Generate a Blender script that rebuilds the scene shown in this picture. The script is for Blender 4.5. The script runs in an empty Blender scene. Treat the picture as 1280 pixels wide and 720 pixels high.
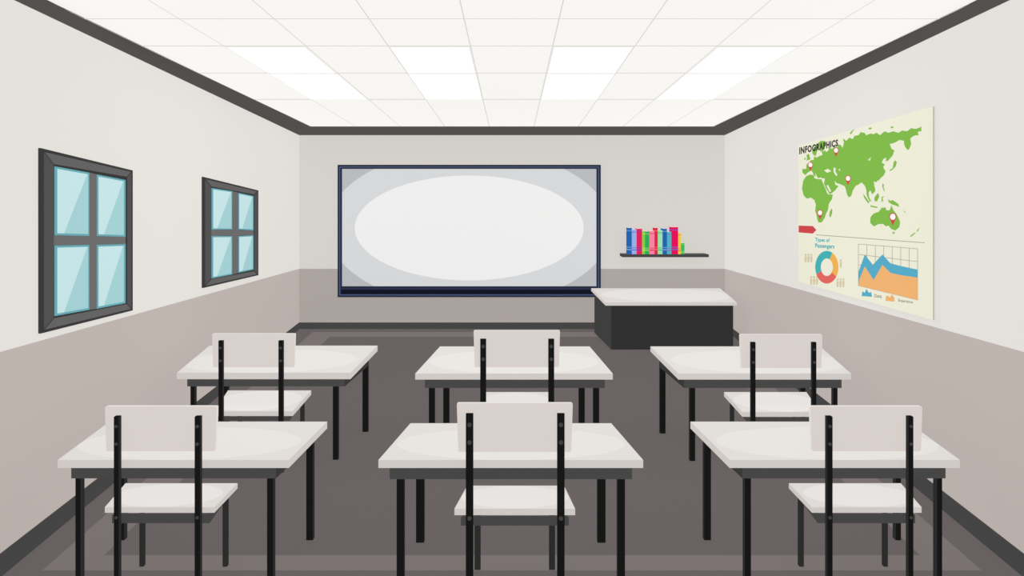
import bpy, math
from mathutils import Vector
from mathutils.geometry import tessellate_polygon

# ------------------------------------------------------------------ image pixel coordinates cast onto room planes
K = 800.0          # focal length (px of a 1280 wide frame)
H = 2.2            # eye height
HY = 250.0         # horizon row
A, B = 2.338, 0.1187   # side wall at cornice height: |X| = A + B*Y
D = 10.93          # board wall distance
ZC = 3.40          # ceiling height
LEAN = .0296       # walls lean in slightly towards the cornice

def xw(d, z=3.307):
    return A + B*d + (1 - z/3.307) * LEAN * (D - d)
def on_z(px, py, z):
    d = (H - z) * K / (py - HY)
    return Vector(((px - 640) / K * d, d, z))
def on_y(px, py, d):
    return Vector(((px - 640) / K * d, d, H - (py - HY) / K * d))
def on_wall(s, px, py, off=0.0):
    t = s * (px - 640) / K
    d = 5.0
    for _ in range(60):
        z = H - (py - HY) / K * d
        d = (xw(d, z) - off) / t
    return Vector(((px - 640) / K * d, d, H - (py - HY) / K * d))
def dep(py, z):
    return (H - z) * K / (py - HY)
def wx(px, d):
    return (px - 640) / K * d

# --------------------------------------------------------------- materials
SELF_GLOW = 0.86  # every surface glows in its own colour, standing in for lamp light
B_FAC = 0.18
def lin(c):
    o = []
    for v in c:
        v = v / 255.0
        o.append(v / 12.92 if v <= 0.04045 else ((v + 0.055) / 1.055) ** 2.4)
    return tuple(o) + (1.0,)

MATS = {}
def mat(name, rgb, e=None, rough=0.7):
    if name in MATS: return MATS[name]
    m = bpy.data.materials.new(name); m.use_nodes = True
    b = m.node_tree.nodes['Principled BSDF']
    l = lin(rgb)
    b.inputs['Base Color'].default_value = tuple(v * B_FAC for v in l[:3]) + (1,)
    b.inputs['Roughness'].default_value = rough
    b.inputs['Specular IOR Level'].default_value = 0.0
    b.inputs['Emission Color'].default_value = l
    b.inputs['Emission Strength'].default_value = SELF_GLOW if e is None else e
    MATS[name] = m
    return m

def highlight_oval_mat(name, layers, base, coord='Generated', e=None):  # paints flat highlight ovals into the surface colour
    m = bpy.data.materials.new(name); m.use_nodes = True
    nt = m.node_tree; n = nt.nodes; L = nt.links
    b = n['Principled BSDF']
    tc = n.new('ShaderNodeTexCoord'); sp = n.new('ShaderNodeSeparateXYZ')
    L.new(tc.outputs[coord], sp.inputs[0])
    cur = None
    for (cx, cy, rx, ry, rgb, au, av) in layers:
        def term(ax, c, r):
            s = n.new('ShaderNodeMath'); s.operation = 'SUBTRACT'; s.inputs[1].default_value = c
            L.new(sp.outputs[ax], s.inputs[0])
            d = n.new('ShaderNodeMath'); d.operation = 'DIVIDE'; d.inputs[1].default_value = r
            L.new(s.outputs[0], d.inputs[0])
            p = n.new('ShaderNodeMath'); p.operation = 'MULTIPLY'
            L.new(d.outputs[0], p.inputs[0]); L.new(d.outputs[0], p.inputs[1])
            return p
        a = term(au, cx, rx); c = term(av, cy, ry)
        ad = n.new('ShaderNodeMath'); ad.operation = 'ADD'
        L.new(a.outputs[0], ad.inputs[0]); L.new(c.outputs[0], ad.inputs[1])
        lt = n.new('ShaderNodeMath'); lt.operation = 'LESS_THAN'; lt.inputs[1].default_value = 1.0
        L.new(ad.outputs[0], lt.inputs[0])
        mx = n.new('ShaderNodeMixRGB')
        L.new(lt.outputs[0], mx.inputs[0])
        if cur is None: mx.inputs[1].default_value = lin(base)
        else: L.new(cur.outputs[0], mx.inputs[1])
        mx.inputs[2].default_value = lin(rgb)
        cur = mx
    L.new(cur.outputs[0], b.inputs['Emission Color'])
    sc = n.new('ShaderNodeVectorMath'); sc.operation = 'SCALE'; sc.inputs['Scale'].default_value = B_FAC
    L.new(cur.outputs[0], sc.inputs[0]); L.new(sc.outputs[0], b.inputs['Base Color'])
    b.inputs['Emission Strength'].default_value = SELF_GLOW if e is None else e
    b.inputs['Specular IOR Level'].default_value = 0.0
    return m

# ------------------------------------------------------------ mesh helpers
class G:
    def __init__(s): s.v = []; s.f = []; s.m = []
    def add(s, verts, faces, mi=0):
        o = len(s.v); s.v += [Vector(p) for p in verts]
        for i, f in enumerate(faces):
            s.f.append([a + o for a in f]); s.m.append(mi[i] if isinstance(mi, (list, tuple)) else mi)
    def prism(s, xy, z0, z1, top=0, side=0, bot=None):
        n = len(xy)
        ar = sum(xy[i][0] * xy[(i + 1) % n][1] - xy[(i + 1) % n][0] * xy[i][1] for i in range(n))
        if ar < 0: xy = list(reversed(xy))
        vs = [(p[0], p[1], z0) for p in xy] + [(p[0], p[1], z1) for p in xy]
        fs = [list(range(n))[::-1], list(range(n, 2 * n))]
        ms = [side if bot is None else bot, top]
        for i in range(n):
            j = (i + 1) % n
            fs.append([i, j, n + j, n + i]); ms.append(side)
        s.add(vs, fs, ms)
    def box(s, x0, x1, y0, y1, z0, z1, top=0, side=0):
        s.prism([(x0, y0), (x1, y0), (x1, y1), (x0, y1)], z0, z1, top, side)
    def ring(s, out, inn, z0, z1, m=0, mside=None):
        n = len(out)
        vs = [(p[0], p[1], z) for z in (z0, z1) for p in out] + [(p[0], p[1], z) for z in (z0, z1) for p in inn]
        fs = []; ms = []
        for i in range(n):
            j = (i + 1) % n
            fs.append([i, j, n + j, n + i]); ms.append(m if (mside is None or i == 0) else mside)
            fs.append([2*n + j, 2*n + i, 3*n + i, 3*n + j]); ms.append(m)
            fs.append([n + i, n + j, 3*n + j, 3*n + i]); ms.append(m)
            fs.append([j, i, 2*n + i, 2*n + j]); ms.append(m)
        s.add(vs, fs, ms)
    def slab(s, front, vec, mf=0, ms=0):
        n = len(front); vec = Vector(vec)
        vs = [Vector(p) for p in front] + [Vector(p) + vec for p in front]
        fs = [list(range(n)), list(range(n, 2 * n))[::-1]]; mm = [mf, ms]
        for i in range(n):
            j = (i + 1) % n
            fs.append([j, i, n + i, n + j]); mm.append(ms)
        s.add(vs, fs, mm)
    def hexa(s, v8, m=0):
        s.add(v8, [[0,3,2,1],[4,5,6,7],[0,1,5,4],[1,2,6,5],[2,3,7,6],[3,0,4,7]], m)
    def disc_y(s, x, y, z, r, m=0, n=12, th=0.004):
        pts = [(x + r*math.cos(2*math.pi*i/n), y, z + r*math.sin(2*math.pi*i/n)) for i in range(n)]
        s.slab(pts, (0, th, 0), m, m)

PW = {}
def make(name, g, mats, parent=None, origin=None, **props):
    import bmesh
    if origin is None:
        xs = [v.x for v in g.v]; ys = [v.y for v in g.v]; zs = [v.z for v in g.v]
        origin = Vector(((min(xs)+max(xs))/2, (min(ys)+max(ys))/2, min(zs)))
    origin = Vector(origin)
    me = bpy.data.meshes.new(name)
    me.from_pydata([tuple(v - origin) for v in g.v], [], g.f)
    for m in mats: me.materials.append(m)
    for p, i in zip(me.polygons, g.m): p.material_index = i
    me.update()
    bm = bmesh.new(); bm.from_mesh(me)
    bmesh.ops.recalc_face_normals(bm, faces=bm.faces)
    bm.to_mesh(me); bm.free()
    ob = bpy.data.objects.new(name, me)
    bpy.context.scene.collection.objects.link(ob)
    if parent is not None:
        ob.parent = parent
        ob.location = origin - PW[parent.name]
    else:
        ob.location = origin
    PW[ob.name] = origin
    for k, v in props.items(): ob[k] = v
    return ob
def empty(name, loc, **props):
    ob = bpy.data.objects.new(name, None); ob.empty_display_size = 0.1
    bpy.context.scene.collection.objects.link(ob)
    ob.location = loc; PW[ob.name] = Vector(loc)
    for k, v in props.items(): ob[k] = v
    return ob

# ------------------------------------------------------------------- room
Y0 = -1.0
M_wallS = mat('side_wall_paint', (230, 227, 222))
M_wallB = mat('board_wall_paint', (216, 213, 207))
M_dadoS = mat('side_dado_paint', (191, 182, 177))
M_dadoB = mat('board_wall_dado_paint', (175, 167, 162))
M_base = mat('skirting_charcoal', (72, 71, 71))
M_crown = mat('crown_charcoal', (83, 82, 81))
M_floor = mat('floor_vinyl', (106, 99, 99))
M_floor2 = mat('floor_vinyl_border', (124, 116, 115))
M_ceil = mat('ceiling_tile', (247, 246, 243), e=.93)  # stronger self-glow keeps the ceiling bright
M_grid = mat('ceiling_grid_line', (221, 218, 212))

g = G()
g.prism([(-xw(Y0,0)-.15, Y0), (xw(Y0,0)+.15, Y0), (xw(D)+.15, D+.15), (-xw(D)-.15, D+.15)], -0.1, 0.0)
o = [on_z(391,415,.001), on_z(889,415,.001), on_z(1227,713,.001), on_z(53,713,.001)]
i_ = [on_z(412,421,.001), on_z(868,421,.001), on_z(1150,694,.001), on_z(130,694,.001)]
for k in range(4):
    j = (k+1) % 4
    g.add([o[k], o[j], i_[j], i_[k]], [[0,1,2,3]], 1)
make('floor', g, [M_floor, M_floor2], kind='structure')

pn = on_wall(-1, 0, 440)
def dado(d): return 1.025 + (D - d) * (pn.z - 1.025) / (D - pn.y)
NS = 60
segs = [Y0 + (D - Y0) * q / NS for q in range(NS+1)]
for s, nm in ((-1, 'left'), (1, 'right')):
    def P(d, off, z): return Vector((s*(xw(d,z)+off), d, z))
    ZT = ZC + .12
    g = G()
    for q in range(NS):
        a, b = segs[q], segs[q+1]
        for (z0a, z0b, z1a, z1b, mi) in ((0, 0, dado(a), dado(b), 1), (dado(a), dado(b), ZT, ZT, 0)):
            vs = [P(a,0,z0a), P(b,0,z0b), P(b,0,z1b), P(a,0,z1a)]
            vo = [P(a,.15,z0a), P(b,.15,z0b), P(b,.15,z1b), P(a,.15,z1a)]
            g.add(vs+vo, [[0,1,2,3],[7,6,5,4]], mi)
    for d in (Y0, D):
        g.add([P(d,0,0),P(d,.15,0),P(d,.15,ZT),P(d,0,ZT)], [[0,1,2,3]], 0)
    make('wall_'+nm, g, [M_wallS, M_dadoS], kind='structure')
    g = G()
    def hb(d): return .109 + (D-d)*.0042
    g.hexa([P(Y0,-.012,0), P(D,-.012,0), P(D,0,0), P(Y0,0,0),
            P(Y0,-.010,hb(Y0)), P(D,-.010,hb(D)), P(D,0,hb(D)), P(Y0,0,hb(Y0))])
    make('baseboard_'+nm, g, [M_base], kind='structure')
    g = G()
    dm = on_z(388,158,ZC); zl = 3.307
    secs = []
    for d_w, inn in ((D, Vector((s*abs(dm.x), dm.y, ZC))),
                     (3.84, Vector((s*2.792, 3.84, ZC))),
                     (Y0, Vector((s*(xw(Y0)-.004), Y0, ZC)))):
        secs.append([P(d_w, -.002, zl), P(d_w, 0, ZC), inn])
    vs = [p for sec in secs for p in sec]
    fs = []
    for k in range(2):
        a, b = 3*k, 3*(k+1)
        fs += [[a, b, b+2, a+2], [a, a+1, b+1, b], [a+1, a+2, b+2, b+1]]
    fs += [[0,2,1],[6,7,8]]
    g.add(vs, fs, 0)
    make('trim_1' if s < 0 else 'trim_2', g, [M_crown], kind='structure')
g = G()
xo = xw(D)
g.box(-xo-.15, xo+.15, D, D+.15, 0, dado(D), 1, 1)
g.box(-xo-.15, xo+.15, D, D+.15, dado(D), ZC+.12, 0, 0)
make('wall_back', g, [M_wallB, M_dadoB], kind='structure')
g = G(); g.box(-xo+.012, xo-.012, D-.02, D, 0, .109)
make('baseboard_back', g, [M_base], kind='structure')
g = G()
l = on_z(388,158,ZC); r = on_z(892,158,ZC)
g.add([(-xo, D-.002, 3.307), (xo, D-.002, 3.307), (xo, D, ZC), (-xo, D, ZC), l, r],
      [[0,1,5,4],[0,3,2,1],[3,4,5,2],[0,4,3],[1,2,5]], 0)
make('trim_3', g, [M_crown], kind='structure')

g = G()
g.prism([(-xw(Y0), Y0), (xw(Y0), Y0), (xw(D), D), (-xw(D), D)], ZC, ZC+.12)
def cx(k, y):
    return 639.5 + k * 129.7 * (277 - y) / 277.0
zg = ZC - .002
for k2 in range(-11, 12, 2):
    k = k2/2
    a = on_z(cx(k,158), 158, zg); b = on_z(cx(k,30), 30, zg)
    t = (Y0 - a.y) / (b.y - a.y); e = a + (b - a) * t
    w0, w1 = .006, .002
    if abs(a.x) > 3.27:
        t0 = None
        for q in range(200):
            p = a + (b-a)*(q/100)
            if abs(p.x) < 2.52 + .0725*p.y: t0 = q/100; break
        if t0 is None: continue
        a = a + (b-a)*t0
    g.add([(a.x-w0,a.y,zg),(a.x+w0,a.y,zg),(e.x+w1,e.y,zg),(e.x-w1,e.y,zg)], [[0,1,2,3]], 1)
rows = [dep(124,ZC), dep(91,ZC), dep(57,ZC), dep(23,ZC), 3.55, 2.9, 2.3, 1.7, 1.1, .5]
for d in rows:
    x = min(2.52+.0725*d, xw(d)-.01); w = d*d/2200
    g.add([(-x,d-w,zg-.0003),(x,d-w,zg-.0003),(x,d+w,zg-.0003),(-x,d+w,zg-.0003)], [[0,1,2,3]], 1)
make('ceiling', g, [M_ceil, M_grid], kind='structure')

M_lamp = mat('light_diffuser_white', (255,255,255), e=1.05)
M_lampf = mat('light_frame_white', (238,236,232))
for (ya, yb) in ((57,91),(91,124)):
    for k in (-3.5,-1.5,.5,2.5):
        c = [on_z(cx(k,ya),ya,ZC), on_z(cx(k+1,ya),ya,ZC), on_z(cx(k+1,yb),yb,ZC), on_z(cx(k,yb),yb,ZC)]
        cen = sum(c, Vector())/4
        def ins(q): return [p + (cen-p).normalized()*q for p in c]
        g = G(); g.ring([(p.x,p.y) for p in ins(.012)], [(p.x,p.y) for p in ins(.026)], ZC-.008, ZC-.0025)
        f = make('ceiling_light', g, [M_lampf], category='ceiling light', group='ceiling light panels',
                 label='square flush white fluorescent panel set in the tiled ceiling')
        g = G(); g.prism([(p.x,p.y) for p in ins(.025)], ZC-.007, ZC-.0025)
        make('light_diffuser', g, [M_lamp], parent=f)

# ---------------------------------------------------------------- windows
M_fd = mat('window_frame_shaded', (84,83,83)); M_fl = mat('window_frame_lit', (101,100,100))  # one frame, lit and shaded tones painted on by face
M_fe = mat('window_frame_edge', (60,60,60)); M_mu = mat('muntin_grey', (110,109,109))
M_gb = mat('glass_edge_teal', (106,172,182)); M_g1 = mat('glass_blue', (165,210,214)); M_g2 = mat('glass_painted_reflection', (199,230,233))  # pale tone is a reflection streak painted on each pane
def bil(q, u, v):
    q = [Vector(p) for p in q]
    return (q[0]*(1-u)+q[1]*u)*(1-v) + (q[3]*(1-u)+q[2]*u)*v
def window(name, outer, inner, panes):
    g = G()
    W = lambda p, off: on_wall(-1, p[0], p[1], off)
    om = [(o[0]*.75+i[0]*.25, o[1]*.75+i[1]*.25) for o, i in zip(outer, inner)]
    fo = [W(p,.016) for p in outer]; fm = [W(p,.03) for p in om]; fi = [W(p,.022) for p in inner]
    bo = [Vector((-xw(p.y,p.z), p.y, p.z)) for p in fo]
    bi = [Vector((-xw(p.y,p.z)+.004, p.y, p.z)) for p in fi]
    for k in range(4):
        j = (k+1)%4
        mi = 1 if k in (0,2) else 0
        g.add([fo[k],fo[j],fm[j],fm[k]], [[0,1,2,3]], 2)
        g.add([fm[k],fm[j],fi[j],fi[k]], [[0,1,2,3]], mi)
        g.add([bo[k],bo[j],fo[j],fo[k]], [[0,1,2,3]], 2)
        g.add([fi[k],fi[j],bi[j],bi[k]], [[0,1,2,3]], 2)
    g.add(bi, [[0,1,2,3]], 2)
    for k in range(4):
        a, b = Vector((*om[k],0)), Vector((*inner[k],0)); n = (b-a).normalized(); n = Vector((-n.y,n.x,0))*.5
        g.add([W(a+n,.0312), W(a-n,.0312), W(b-n,.0235), W(b+n,.0235)], [[0,1,2,3]], 2)
    w = make(name, g, [M_fd, M_fl, M_fe], kind='structure')
    tl, tr, br, bl = panes
    def slabw(pts, off, th, mf, ms, gg):
        gg.slab([W(p,off) for p in pts], (-th,0,0), mf, ms)
    g = G()
    slabw([tl[1], tr[0], br[3], bl[2]], .020, .012, 0, 0, g)
    slabw([tl[3], tr[2], br[1], bl[0]], .021, .012, 0, 0, g)
    make('muntin', g, [M_mu], parent=w)
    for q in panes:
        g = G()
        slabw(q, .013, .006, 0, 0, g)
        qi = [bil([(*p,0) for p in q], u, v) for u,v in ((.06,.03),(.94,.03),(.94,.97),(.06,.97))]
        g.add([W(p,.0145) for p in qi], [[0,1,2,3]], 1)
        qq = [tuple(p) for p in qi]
        s1 = [bil(qq,u,v) for u,v in ((0,0),(.97,0),(.22,1),(0,1))]  # outline of the painted reflection
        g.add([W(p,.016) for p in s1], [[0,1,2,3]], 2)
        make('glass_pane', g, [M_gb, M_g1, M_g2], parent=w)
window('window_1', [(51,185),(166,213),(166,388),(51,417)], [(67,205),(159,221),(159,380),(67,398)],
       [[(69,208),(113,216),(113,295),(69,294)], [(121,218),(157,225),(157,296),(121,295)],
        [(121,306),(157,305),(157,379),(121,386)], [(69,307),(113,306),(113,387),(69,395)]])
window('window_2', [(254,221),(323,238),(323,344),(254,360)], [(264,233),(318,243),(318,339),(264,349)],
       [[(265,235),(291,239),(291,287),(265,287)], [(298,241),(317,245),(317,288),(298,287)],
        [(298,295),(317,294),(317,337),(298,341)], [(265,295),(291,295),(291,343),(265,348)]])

# -------------------------------------------------------------- whiteboard
dB = D - .07
navy = mat('board_frame_navy', (40,45,64)); blue = mat('board_frame_slate', (84,98,136)); dkn = mat('tray_dark_navy', (20,24,40))
board = empty('whiteboard', on_y(586,371,dB+.03), label='large white dry-erase board in dark navy frame on wall',
              category='whiteboard')
def rect(x0,y0,x1,y1,d): return [on_y(x0,y1,d), on_y(x1,y1,d), on_y(x1,y0,d), on_y(x0,y0,d)]
def frame_ring(g, a, b, d, th, m):
    ra = rect(*a, d); rb = rect(*b, d)
    for k in range(4):
        j = (k+1)%4
        g.add([ra[k],ra[j],rb[j],rb[k]], [[0,1,2,3]], m)
        g.add([ra[k],ra[j],ra[j]+Vector((0,th,0)),ra[k]+Vector((0,th,0))], [[0,1,2,3]], m)
        g.add([rb[k],rb[j],rb[j]+Vector((0,th,0)),rb[k]+Vector((0,th,0))], [[0,1,2,3]], m)
g = G()
frame_ring(g, (422,206,751,371.5), (424.2,208.2,748.8,369.3), dB, .068, 0)
frame_ring(g, (424.2,208.2,748.8,369.3), (425.2,209.2,747.8,368.3), dB-.004, .07, 1)
frame_ring(g, (425.2,209.2,747.8,368.3), (427.2,211,745.7,358), dB, .05, 0)
make('frame', g, [navy, blue], parent=board)
pw = highlight_oval_mat('whiteboard_painted_sheen', [(.5,.5,.555,.66,(216,218,220),0,2), (.5,.497,.447,.44,(241,241,241),0,2)], (187,189,192), e=.87)  # glossy sheen painted into the board colour as ovals
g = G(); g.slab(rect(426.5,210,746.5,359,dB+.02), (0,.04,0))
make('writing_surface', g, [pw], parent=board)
g = G()
p0 = on_y(427,359.5,dB-.02); p1 = on_y(746,367,dB-.02)
g.box(p0.x,p1.x,dB-.05,dB,p1.z,p0.z-.03,0,0)
g.box(p0.x,p1.x,dB-.05,dB-.035,p0.z-.03,p0.z-.005,1,1)
make('marker_tray', g, [dkn, mat('tray_lip_slate',(46,53,78))], parent=board)

# ------------------------------------------------------------ shelf + books
M_sh = mat('shelf_charcoal', (70,70,70)); M_sh2 = mat('shelf_top', (96,96,96))
dS = D - .25
zt = 2.2 - 68*dS/K; zb = 2.2 - 71.5*dS/K
g = G(); g.box(wx(778,dS), wx(886,dS), dS, D, zb, zt, 1, 0)
make('wall_shelf', g, [M_sh, M_sh2], label='narrow dark grey wall shelf carrying a row of books', category='shelf')
books = [(785,790,285,(36,100,176),(110,160,215),'blue'),(790,796,287,(156,176,232),(110,120,200),'pale blue'),
 (796,803,286,(226,36,96),(150,60,160),'magenta'),(803,806.5,289,(128,212,60),(200,230,90),'lime green'),
 (806.5,812,289.5,(50,174,88),(150,214,110),'green'),(812,818.5,289,(250,132,164),(230,60,110),'pink'),
 (818.5,822.5,285,(222,40,72),(240,110,90),'red'),(822.5,828.5,288,(156,226,172),(90,180,130),'mint green'),
 (828.5,834,286,(40,112,186),(110,180,230),'blue'),(834,839.5,290,(84,178,194),(130,120,190),'teal'),
 (839.5,848,284,(228,20,88),(120,90,190),'crimson'),(848,851.5,291,(236,204,70),(220,130,70),'yellow'),
 (851.5,856,304,(66,184,96),(160,224,120),'short green')]
M_pg = mat('book_pages', (240,236,222))
dK = D - .225
for (x0,x1,yt,c,c2,nm) in books:
    X0, X1 = wx(x0,dK)+.002, wx(x1,dK)-.002
    zT = 2.2-(yt-250)*dK/K; hgt = zT-zt
    prof = []
    for q in range(7):
        a = math.pi*(1+q/6)
        prof.append(((X0+X1)/2+math.cos(a)*(X1-X0)/2, dK+.012+math.sin(a)*.012))
    prof += [(X1,dK+.17),(X0,dK+.17)]
    g = G()
    lv = [0,.15,.20,.25,.28,.88,.91,1]
    for q in range(7):
        mi = 1 if q in (1,3,5) else 0
        g.prism(prof, zt+.0005+hgt*lv[q], zt+.0005+hgt*lv[q+1], mi, mi)
    ins = [(X0+.006,dK+.02),(X1-.006,dK+.02),(X1-.006,dK+.168),(X0+.006,dK+.168)]
    g.prism(ins, zT-.004, zT+.0015, 2, 2)
    make('book', g, [mat('book_'+nm.replace(' ','_'),c), mat('book_band_'+nm.replace(' ','_'),c2), M_pg],
         label='upright %s book with banded spine on the wall shelf'%nm, category='book', group='books on the wall shelf')

# ------------------------------------------------------------ teacher's desk
M_top = highlight_oval_mat('pale_laminate_painted_sheen', [(.5,.42,.46,.42,(229,226,223),0,1)], (223,219,216))  # lighter oval is a highlight painted on the tabletop
M_topT = highlight_oval_mat('pale_laminate_desk_painted_sheen', [(.5,.5,.47,.46,(231,228,226),0,1)], (224,219,216))  # painted highlight oval for the teacher's desktop
M_edge = mat('laminate_edge', (213,207,204))
M_bf = mat('desk_black_front', (50,50,50)); M_bs = mat('desk_black_lit_side', (66,65,65))  # same black, side tone lightened to paint in the lit face
td = empty('teacher_desk', (2.3, 9.95, 0), label='black pedestal desk with pale grey top beside the whiteboard', category='desk')
zt2 = .72
tl, tr = on_z(739,360.3,zt2), on_z(900,360.3,zt2); fl, fr = on_z(757,378,zt2), on_z(921,378,zt2)
g = G(); g.prism([(p.x,p.y) for p in (fl,fr,tr,tl)], zt2-.047, zt2, 0, 1)
make('desktop', g, [M_topT, M_edge], parent=td)
db = dep(437,0)
body = [(wx(764,db),db),(wx(916.5,db),db),(3.42,10.62),(wx(743,10.6),10.6)]
g = G()
g.prism(body, 0, zt2-.047, 0, 1)
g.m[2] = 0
make('desk_body', g, [M_bf, M_bs], parent=td)

# ------------------------------------------------------------ student desks
M_ap = mat('apron_dark_grey', (74,73,73)); M_aps = mat('apron_shaded_side', (60,59,59))  # side tone darkened to paint shade on the apron
M_lf = mat('leg_black', (24,24,24)); M_ls = mat('leg_black_lit_tone', (46,46,46))  # lighter black paints light onto leg sides and chair front legs
ZD = .75
def legmesh(xc, d, w, dp, z0, z1):
    g = G()
    x0, x1 = xc-w/2, xc+w/2
    g.prism([(x0,d),(x1,d),(x1,d+dp),(x0,d+dp)], z0, z1, 0, 1)
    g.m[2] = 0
    return g
def fitleg(px, wpx, d, dp):
    side = abs(px-640)*(1-d/(d+dp))
    w = max(wpx-side, wpx*.6)
    off = side/2 * (1 if px > 640 else -1)
    return wx(px+off, d), w*d/K
def desk(label, back, front, apx, fl, bl, yb, yf, th_px, ap_px, lw, blw, bly):
    c = [on_z(front[0],yf,ZD), on_z(front[1],yf,ZD), on_z(back[1],yb,ZD), on_z(back[0],yb,ZD)]
    cen = sum(c, Vector())/4
    e = empty('student_desk', (cen.x,cen.y,0), label=label, category='desk', group='student desks')
    df = c[0].y; dbk = c[2].y
    zb = H-(yf+th_px-HY)*df/K
    g = G(); g.prism([(p.x,p.y) for p in c], zb, ZD, 0, 1)
    make('tabletop', g, [M_top, M_edge], parent=e)
    da = df+.045
    dbb = min(dep(bly,0), dbk-.01)
    za = H-(ap_px-HY)*da/K
    out = [(wx(apx[0],da),da),(wx(apx[1],da),da),(wx(bl[1]+blw/2,dbb),dbb),(wx(bl[0]-blw/2,dbb),dbb)]
    cx_, cy_ = sum(p[0] for p in out)/4, sum(p[1] for p in out)/4
    inn = [(p[0]+(.03 if p[0]<cx_ else -.03), p[1]+(.03 if p[1]<cy_ else -.03)) for p in out]
    g = G(); g.ring(out, inn, za, zb-.001, 0, 1)
    make('apron', g, [M_ap, M_aps], parent=e)
    dl = da+.004
    for x in fl:
        X, w = fitleg(x, lw, dl, .035)
        make('leg', legmesh(X, dl, w, .035, 0, za), [M_lf,M_ls], parent=e)
    for x in bl:
        X, w = fitleg(x, blw, dbb-.04, .035)
        make('leg', legmesh(X, dbb-.04, w, .035, 0, za), [M_lf,M_ls], parent=e)
    return e

LBL = 'pale grey laminate desk with black legs'
desk(LBL+' beside windows', (137,409),(72,361),(89,345),(100,339),(154,388),527,575,10,598,10.5,10.5,671)
desk(LBL+' facing the board', (513,764),(473,804),(487,790),(501,776),(525.5,751.5),529,575,10,599,10.5,11,673)
desk(LBL+' beside map poster', (863,1134),(912,1200),(928,1182),(933.5,1172),(883.5,1121),527,575,10,598,10.5,10.5,671)
desk(LBL+' near smaller window', (262,472),(221,438),(234,431),(242,420),(283,457),432,466,8,483,8,8,538)
desk(LBL+' before the whiteboard', (550,737),(519,766),(531,756),(540,745),(558,727),433,467,7.5,485,8,8,540)
desk(LBL+' by teacher desk', (813,1025),(848,1064),(855,1052),(865,1043),(828,1003),433,467,7.5,485,8,8,540)

# ------------------------------------------------------------------ chairs
M_seat = highlight_oval_mat('chair_seat_painted_sheen', [(.5,.5,.46,.48,(236,233,231),0,1)], (228,224,221))  # seat highlight painted into the colour as an oval
M_back = mat('chair_back_laminate', (221,213,209)); M_backe = mat('chair_back_edge', (231,225,221))
M_bolt = mat('bolt_grey', (66,66,66)); M_sa = mat('seat_frame_grey', (72,71,71))
ZS = .48
def chair(label, bk, posts, ptop, seat_far, seat_near, yfar, ynear, thp, apx, appx, farlegs, pw, bolts):
    dn = dep(ynear,ZS); dfar = dep(yfar,ZS)
    dp = dn-.05
    pt = .024
    e = empty('classroom_chair', ((wx(posts[0],dp)+wx(posts[1],dp))/2,(dn+dfar)/2,0), label=label,
              category='chair', group='classroom chairs')
    x0,y0,x1,y1 = bk
    db_ = dp+pt
    P0 = on_y(x0,y0,db_); P1 = on_y(x1,y1,db_)
    r = .010; pts = []
    tp = .004
    for (cx_,cz,a0) in ((P1.x-r,P0.z-r,0),(P0.x+r,P0.z-r,90),(P0.x+r+tp*2,P1.z+r,180),(P1.x-r-tp*2,P1.z+r,270)):
        for q in range(5):
            a = math.radians(a0+q*22.5)
            pts.append((cx_+r*math.cos(a), db_, cz+r*math.sin(a)))
    g = G(); g.slab(pts[::-1], (0,.02,0), 0, 1)
    make('backrest', g, [M_back,M_backe], parent=e)
    c = [on_z(seat_near[0],ynear,ZS), on_z(seat_near[1],ynear,ZS), on_z(seat_far[1],yfar,ZS), on_z(seat_far[0],yfar,ZS)]
    zb = H-(ynear+thp-HY)*dn/K
    g = G(); g.prism([(p.x,p.y) for p in c], zb, ZS, 0, 1)
    make('seat', g, [M_seat,M_edge], parent=e)
    da = dp+pt+.001; za = H-(appx-HY)*da/K
    dl = dfar-.05
    out = [(wx(apx[0],da),da),(wx(apx[1],da),da),(wx(farlegs[1],dl),dl+.03),(wx(farlegs[0],dl),dl+.03)]
    cx_, cy_ = sum(p[0] for p in out)/4, sum(p[1] for p in out)/4
    inn = [(p[0]+(.02 if p[0]<cx_ else -.02), p[1]+(.02 if p[1]<cy_ else -.02)) for p in out]
    g = G(); g.ring(out, inn, za, zb-.001, 0, 0)
    make('seat_frame', g, [M_sa], parent=e)
    for x in posts:
        X, w = fitleg(x, pw, dp, pt); zt_ = H-(ptop-HY)*dp/K
        g = G(); g.box(X-w/2,X+w/2,dp,dp+pt,0,zt_,0,1); g.m[2] = 0
        for by in bolts:
            z = H-(by-HY)*dp/K
            g.disc_y(X, dp-.004, z, w*.3, 2)
        make('back_leg', g, [M_lf,M_ls,M_bolt], parent=e)
    for x in farlegs:
        X, wl = fitleg(x, pw*.82, dl, .024)
        make('front_leg', legmesh(X, dl, wl, .024, 0, zb-.002), [M_ls,M_ls], parent=e)
    return e
CL = 'beige laminate chair on black metal frame '
chair(CL+'beside the windows', (131,508,271,564),(147,248),521,(157,297),(131,268),604,634,7,(140,262),654,(178,282),9.5,(533,555,647))
chair(CL+'facing the board', (571,504,716,565),(587,701),518,(584,705),(568,719),607,636,8,(576,711),657,(597,690),9.5,(531,553,648))
chair(CL+'near map poster', (1013,508,1153,564),(1036,1137),521,(986,1126),(1015,1152),604,634,7,(1022,1144),654,(1001,1106),9.5,(533,555,647))
chair(CL+'near smaller window', (265,417,369,459),(276.5,351.5),426,(285,389),(268,366),488,514,6,(275,362),526,(300,378),7,(435,451))
chair(CL+'before the whiteboard', (592,413,700,459),(604,689),424,(605,687),(595,697),490,515,6,(600,693),526,(612,680),7.5,(433,449))
chair(CL+'by teacher desk', (925,418,1028,460),(941,1017),428,(905,1008),(928,1025),490,515,6,(933,1020),527,(915,993),7,(437,453))

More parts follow.
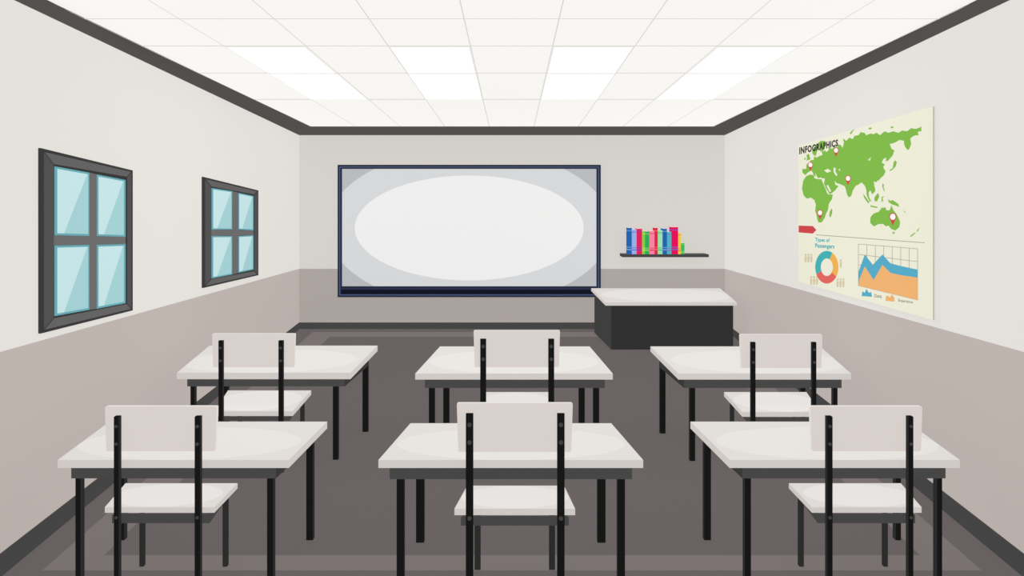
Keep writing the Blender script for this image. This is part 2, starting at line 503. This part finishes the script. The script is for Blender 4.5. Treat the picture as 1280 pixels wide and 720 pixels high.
# ------------------------------------------------------------- map poster
PM = [('paper',(237,236,216)),('green',(129,187,76)),('ink',(60,56,54)),('red',(206,74,78)),('white',(250,248,244)),
      ('teal',(70,178,182)),('orange',(240,178,84)),('coral',(226,104,98)),('blue',(88,172,200)),('peach',(240,180,116)),
      ('line',(170,166,150)),('tan',(214,202,168)),('edge',(196,193,178))]
PI = {n:i for i,(n,_) in enumerate(PM)}
pm = [mat('poster_'+n,c) for n,c in PM]
g = G()
corn = [(998,182),(1166,133),(1166,400),(998,352)]
c3 = [on_wall(1,*p,.03) for p in corn]
PC = sum(c3, Vector())/4
PN = (c3[2]-c3[0]).cross(c3[3]-c3[1]).normalized()
if PN.x > 0: PN = -PN                       # faces into the room
def on_poster(px, py, off):
    d = Vector(((px-640)/K, 1, -(py-HY)/K)); o = Vector((0,0,H))
    q = PC + PN*off
    return o + d * ((q-o).dot(PN)/d.dot(PN))
g.slab([on_poster(*p,0) for p in corn], -PN*.012, PI['paper'], PI['edge'])
def poly(pts, m, layer=1):
    P3 = [on_poster(p[0],p[1],.0012*layer) for p in pts]
    tri = tessellate_polygon([[Vector((p[0],p[1],0)) for p in pts]])
    g.add(P3, [list(t) for t in tri], PI[m])
def circ(x,y,rx,ry,m,layer,n=20):
    poly([(x+rx*math.cos(2*math.pi*i/n), y+ry*math.sin(2*math.pi*i/n)) for i in range(n)], m, layer)
def line(p,q,w,m,layer=1):
    dx,dy = q[0]-p[0],q[1]-p[1]; L=math.hypot(dx,dy); nx,ny=-dy/L*w/2,dx/L*w/2
    poly([(p[0]+nx,p[1]+ny),(q[0]+nx,q[1]+ny),(q[0]-nx,q[1]-ny),(p[0]-nx,p[1]-ny)], m, layer)
def text(s, p, width, height, slope, m, layer=2, bold=.012):
    cu = bpy.data.curves.new('t','FONT'); cu.body = s; cu.offset = bold; cu.resolution_u = 3; cu.space_character = 1.0+bold*2.5
    ob = bpy.data.objects.new('t',cu); bpy.context.scene.collection.objects.link(ob)
    dg = bpy.context.evaluated_depsgraph_get(); dg.update()
    me = bpy.data.meshes.new_from_object(ob.evaluated_get(dg))
    vs = [v.co.copy() for v in me.vertices]; fs = [list(q.vertices) for q in me.polygons]
    bpy.data.objects.remove(ob); bpy.data.curves.remove(cu); bpy.data.meshes.remove(me)
    x0=min(v.x for v in vs); x1=max(v.x for v in vs); y0=min(v.y for v in vs); y1=max(v.y for v in vs)
    out=[]
    for v in vs:
        u=(v.x-x0)/(x1-x0); w=(v.y-y0)/(y1-y0)
        out.append(on_poster(p[0]+u*width, p[1]+u*width*slope-w*height, .0012*layer))
    g.add(out, fs, PI[m])
EUR=[(1003,216),(1003,211),(1008,211),(1008,206),(1011,204),(1014,200),(1017,200),(1018,195),(1021,197),(1024,195),(1028,194),(1027,190),(1031,188),(1033,190),(1036,187),(1035,184),(1040,186),(1043,183),(1047,184),(1047,180),(1051,181),(1053,185),(1055,178),(1054,173),(1058,176),(1062,172),(1066,174),(1068,170),(1073,169),(1076,165),(1081,166),(1083,169),(1088,167),(1092,168),(1096,166),(1100,169),(1106,164),(1111,166),(1117,164),(1123,166),(1128,163),(1134,164),(1139,160),(1145,161),(1152,158),(1152,164),(1147,165),(1148,169),(1142,170),(1138,173),(1139,180),(1135,188),(1131,183),(1130,176),(1124,175),(1119,178),(1112,180),(1114,185),(1118,188),(1116,194),(1110,201),(1107,202),(1108,197),(1104,199),(1102,203),(1106,205),(1104,209),(1107,214),(1104,220),(1099,225),(1095,228),(1092,227),(1093,233),(1094,239),(1090,243),(1088,238),(1086,240),(1086,245),(1089,251),(1087,252),(1084,246),(1083,238),(1081,232),(1077,228),(1073,231),(1069,233),(1066,238),(1064,245),(1061,247),(1058,240),(1056,233),(1052,231),(1046,229),(1043,226),(1044,231),(1048,233),(1044,238),(1037,243),(1034,238),(1030,229),(1031,223),(1026,222),(1023,223),(1020,218),(1018,214),(1020,221),(1017,219),(1014,213),(1011,215),(1007,219)]
def rough_(pts, amp=.55):
    """finer coastline: midpoint displacement"""
    import random
    rnd = random.Random(len(pts)*7+int(pts[0][0]))
    out = []
    n = len(pts)
    for i in range(n):
        a, b = pts[i], pts[(i+1)%n]
        out.append(a)
        L = math.hypot(b[0]-a[0], b[1]-a[1])
        if L > 3:
            k = rnd.uniform(-amp, amp)
            out.append(((a[0]+b[0])/2 - (b[1]-a[1])/L*k, (a[1]+b[1])/2 + (b[0]-a[0])/L*k))
    return out
poly(rough_(EUR),'green')
for q in ([(1017,194),(1015,190),(1018,184),(1022,179),(1026,176),(1032,176),(1032,182),(1030,187),(1027,190),(1025,188),(1026,182),(1023,185),(1021,190),(1020,195)],
 [(1008,201),(1009,198),(1008,194),(1011,192),(1013,199)],[(1005,200),(1006,196),(1007.5,199)],
 [(1004,226),(1008,220),(1013,218),(1017,219),(1018,223),(1023,224),(1027,224),(1029,229),(1032,236),(1035,243),(1041,243),(1040,249),(1036,255),(1035,262),(1033,266),(1031,272),(1027,278),(1023,278),(1021,271),(1019,264),(1020,256),(1018,250),(1014,247),(1008,248),(1004,243),(1002.5,236)],
 [(1037,265),(1039.5,260.5),(1040.5,262),(1040,267),(1038,272),(1036.7,270)],
 [(1088,272),(1092,267),(1098,265),(1102,260),(1107,259),(1108,263),(1112,263),(1114,256),(1117,263),(1122,270),(1125,277),(1124,284),(1119,288),(1114,286),(1111,282),(1108,283),(1104,280),(1098,280),(1092,283),(1088,279)],
 [(1115,290),(1119,290),(1117,293)],
 [(1146,288),(1150,284),(1148,288),(1146,290)],[(1143,291),(1145,291),(1139,296),(1137.5,295)],
 [(1117,203),(1119,200),(1121,203),(1119.5,208),(1116,212),(1112,214),(1112,212.5),(1116,210)],
 [(1079,242),(1082,246),(1087,253),(1085,254),(1080,247)],[(1093,247),(1095,244),(1098,241),(1099,246),(1096,252),(1093,251)],
 [(1088,256.5),(1097,258.5),(1096.5,260),(1088,258.5)],[(1102,246),(1105.5,245.5),(1103,248),(1104.5,252),(1102.8,251),(1101.8,254)],
 [(1110,249),(1113,251),(1116,250),(1123,255),(1124,259),(1120,257),(1116,256),(1111,253)],[(1103,229),(1105,231),(1104.5,234),(1106,239),(1105,239),(1103,234)],
 [(1101,259),(1105,260),(1104,261)],[(1129,263),(1132,265),(1131,266)],
 [(1062,167),(1065,163),(1069,161),(1066,164),(1064,168)],[(1085,161),(1088,159),(1090,160),(1088,162)],[(1113,159),(1116,157.5),(1117,159.5),(1114,160.5)]):
    poly(rough_(q,.4) if len(q)>9 else q,'green')
for q in ([(1030,213),(1035,211),(1039,214),(1034,216)],[(1042,209),(1045,211),(1044,214),(1047,219),(1045,220),(1042,215)],
          [(1048,212),(1050,211),(1050,214)],[(1085,200),(1089,196),(1087,201)],[(1033,232),(1035,231),(1039,239),(1037,240)]):
    poly(q,'paper',2)
for (x,y,r) in ((1045,188,3.4),(1013,206,3.4),(1060,223,3.6),(1025,266,3.6),(1116,271,4.6)):
    poly([(x-r*.9,y+r*.3),(x+r*.9,y+r*.3),(x,y+r*2.4)],'red',3); circ(x,y,r,r*1.1,'red',3.3); circ(x,y,r*.75,r*.85,'white',4)
text('INFOGRAPHICS',(999,193),48.5,8.8,-.21,'ink',5,.045)
poly([(998.3,282),(1016,282.5),(1020.5,287.5),(1016,292),(998.3,290.5)],'red')
line((1020,293.5),(1156,303.5),.9,'line')
text('Types of',(1019,303),18,6,.06,'teal',2,.035); text('Passengers',(1019,311),24,7,.06,'teal',2,.035)
def seg(a0,a1,m):
    n=14; cx_,cy_=1033.5,334
    po=[]; pi_=[]
    for i in range(n+1):
        a=math.radians(a0+(a1-a0)*i/n)
        po.append((cx_+14.5*math.cos(a),cy_-20.5*math.sin(a))); pi_.append((cx_+7.5*math.cos(a),cy_-11*math.sin(a)))
    poly(po+pi_[::-1],m,2)
seg(62,205,'teal'); seg(205,325,'coral'); seg(325,422,'orange')
for (x,y,n) in ((1007,322,3),(1014,350,3),(1047,353,3),(1051,329,1)):
    for i in range(n):
        circ(x+i*3.6,y-3.5,1.3,1.7,'tan',1,8); poly([(x+i*3.6-1.5,y-1.5),(x+i*3.6+1.5,y-1.5),(x+i*3.6+1,y+6),(x+i*3.6-1,y+6)],'tan',1)
def ch(u,v):
    q=bil([(1073,305,0),(1147,311,0),(1147,375,0),(1073,357,0)],u,v); return (q.x,q.y)
for i in range(8): line(ch(i/7,0),ch(i/7,1),.7,'line')
for i in range(5): line(ch(0,i/4),ch(1,i/4),.7,'line')
poly([(1073,357),(1073,340),(1081,318),(1091,331),(1103,318),(1113,329),(1124,332),(1147,337),(1147,349)],'blue',2)
poly([(1073,357),(1074,350),(1081,333),(1092,350),(1103,331),(1113,341),(1126,344),(1147,347),(1147,375)],'peach',3)
poly([(1077,370),(1078,364),(1081,366),(1083,361),(1086,366),(1089,365),(1090,371)],'blue')
text('Data',(1093,371.5),9,4,.1,'ink',2,0)
poly([(1107,376),(1107,371),(1110,369),(1112,372),(1115,368),(1118,372),(1118,377)],'peach')
text('Experience',(1123,378),18,4.5,.13,'ink',2,0)
make('wall_poster', g, pm, label='cream infographics poster with green world map and charts on wall', category='poster')

# ---------------------------------------------------------------- lighting
for (x, y) in ((-1.95,5.9),(-.65,5.9),(.65,5.9),(1.95,5.9)):
    l = bpy.data.lights.new('panel_glow','AREA'); l.shape='RECTANGLE'; l.size=.6; l.size_y=2.2; l.energy=9; l.color=(1,.985,.96)
    o = bpy.data.objects.new('panel_glow', l); o.location=(x,y,ZC-.03)
    bpy.context.scene.collection.objects.link(o)
w = bpy.data.worlds.new('World'); bpy.context.scene.world = w; w.use_nodes = True
w.node_tree.nodes['Background'].inputs[0].default_value = (.9,.89,.88,1)
w.node_tree.nodes['Background'].inputs[1].default_value = .8

sc = bpy.context.scene
sc.view_settings.view_transform = 'Standard'
sc.view_settings.look = 'None'
cam = bpy.data.cameras.new('Camera'); cam.sensor_width = 36; cam.lens = K/1280*36
cam.shift_y = -(360-HY)/1280
co = bpy.data.objects.new('Camera', cam); co.location = (0,0,H); co.rotation_euler = (math.radians(90),0,0)
sc.collection.objects.link(co); sc.camera = co
cam.clip_start = .05
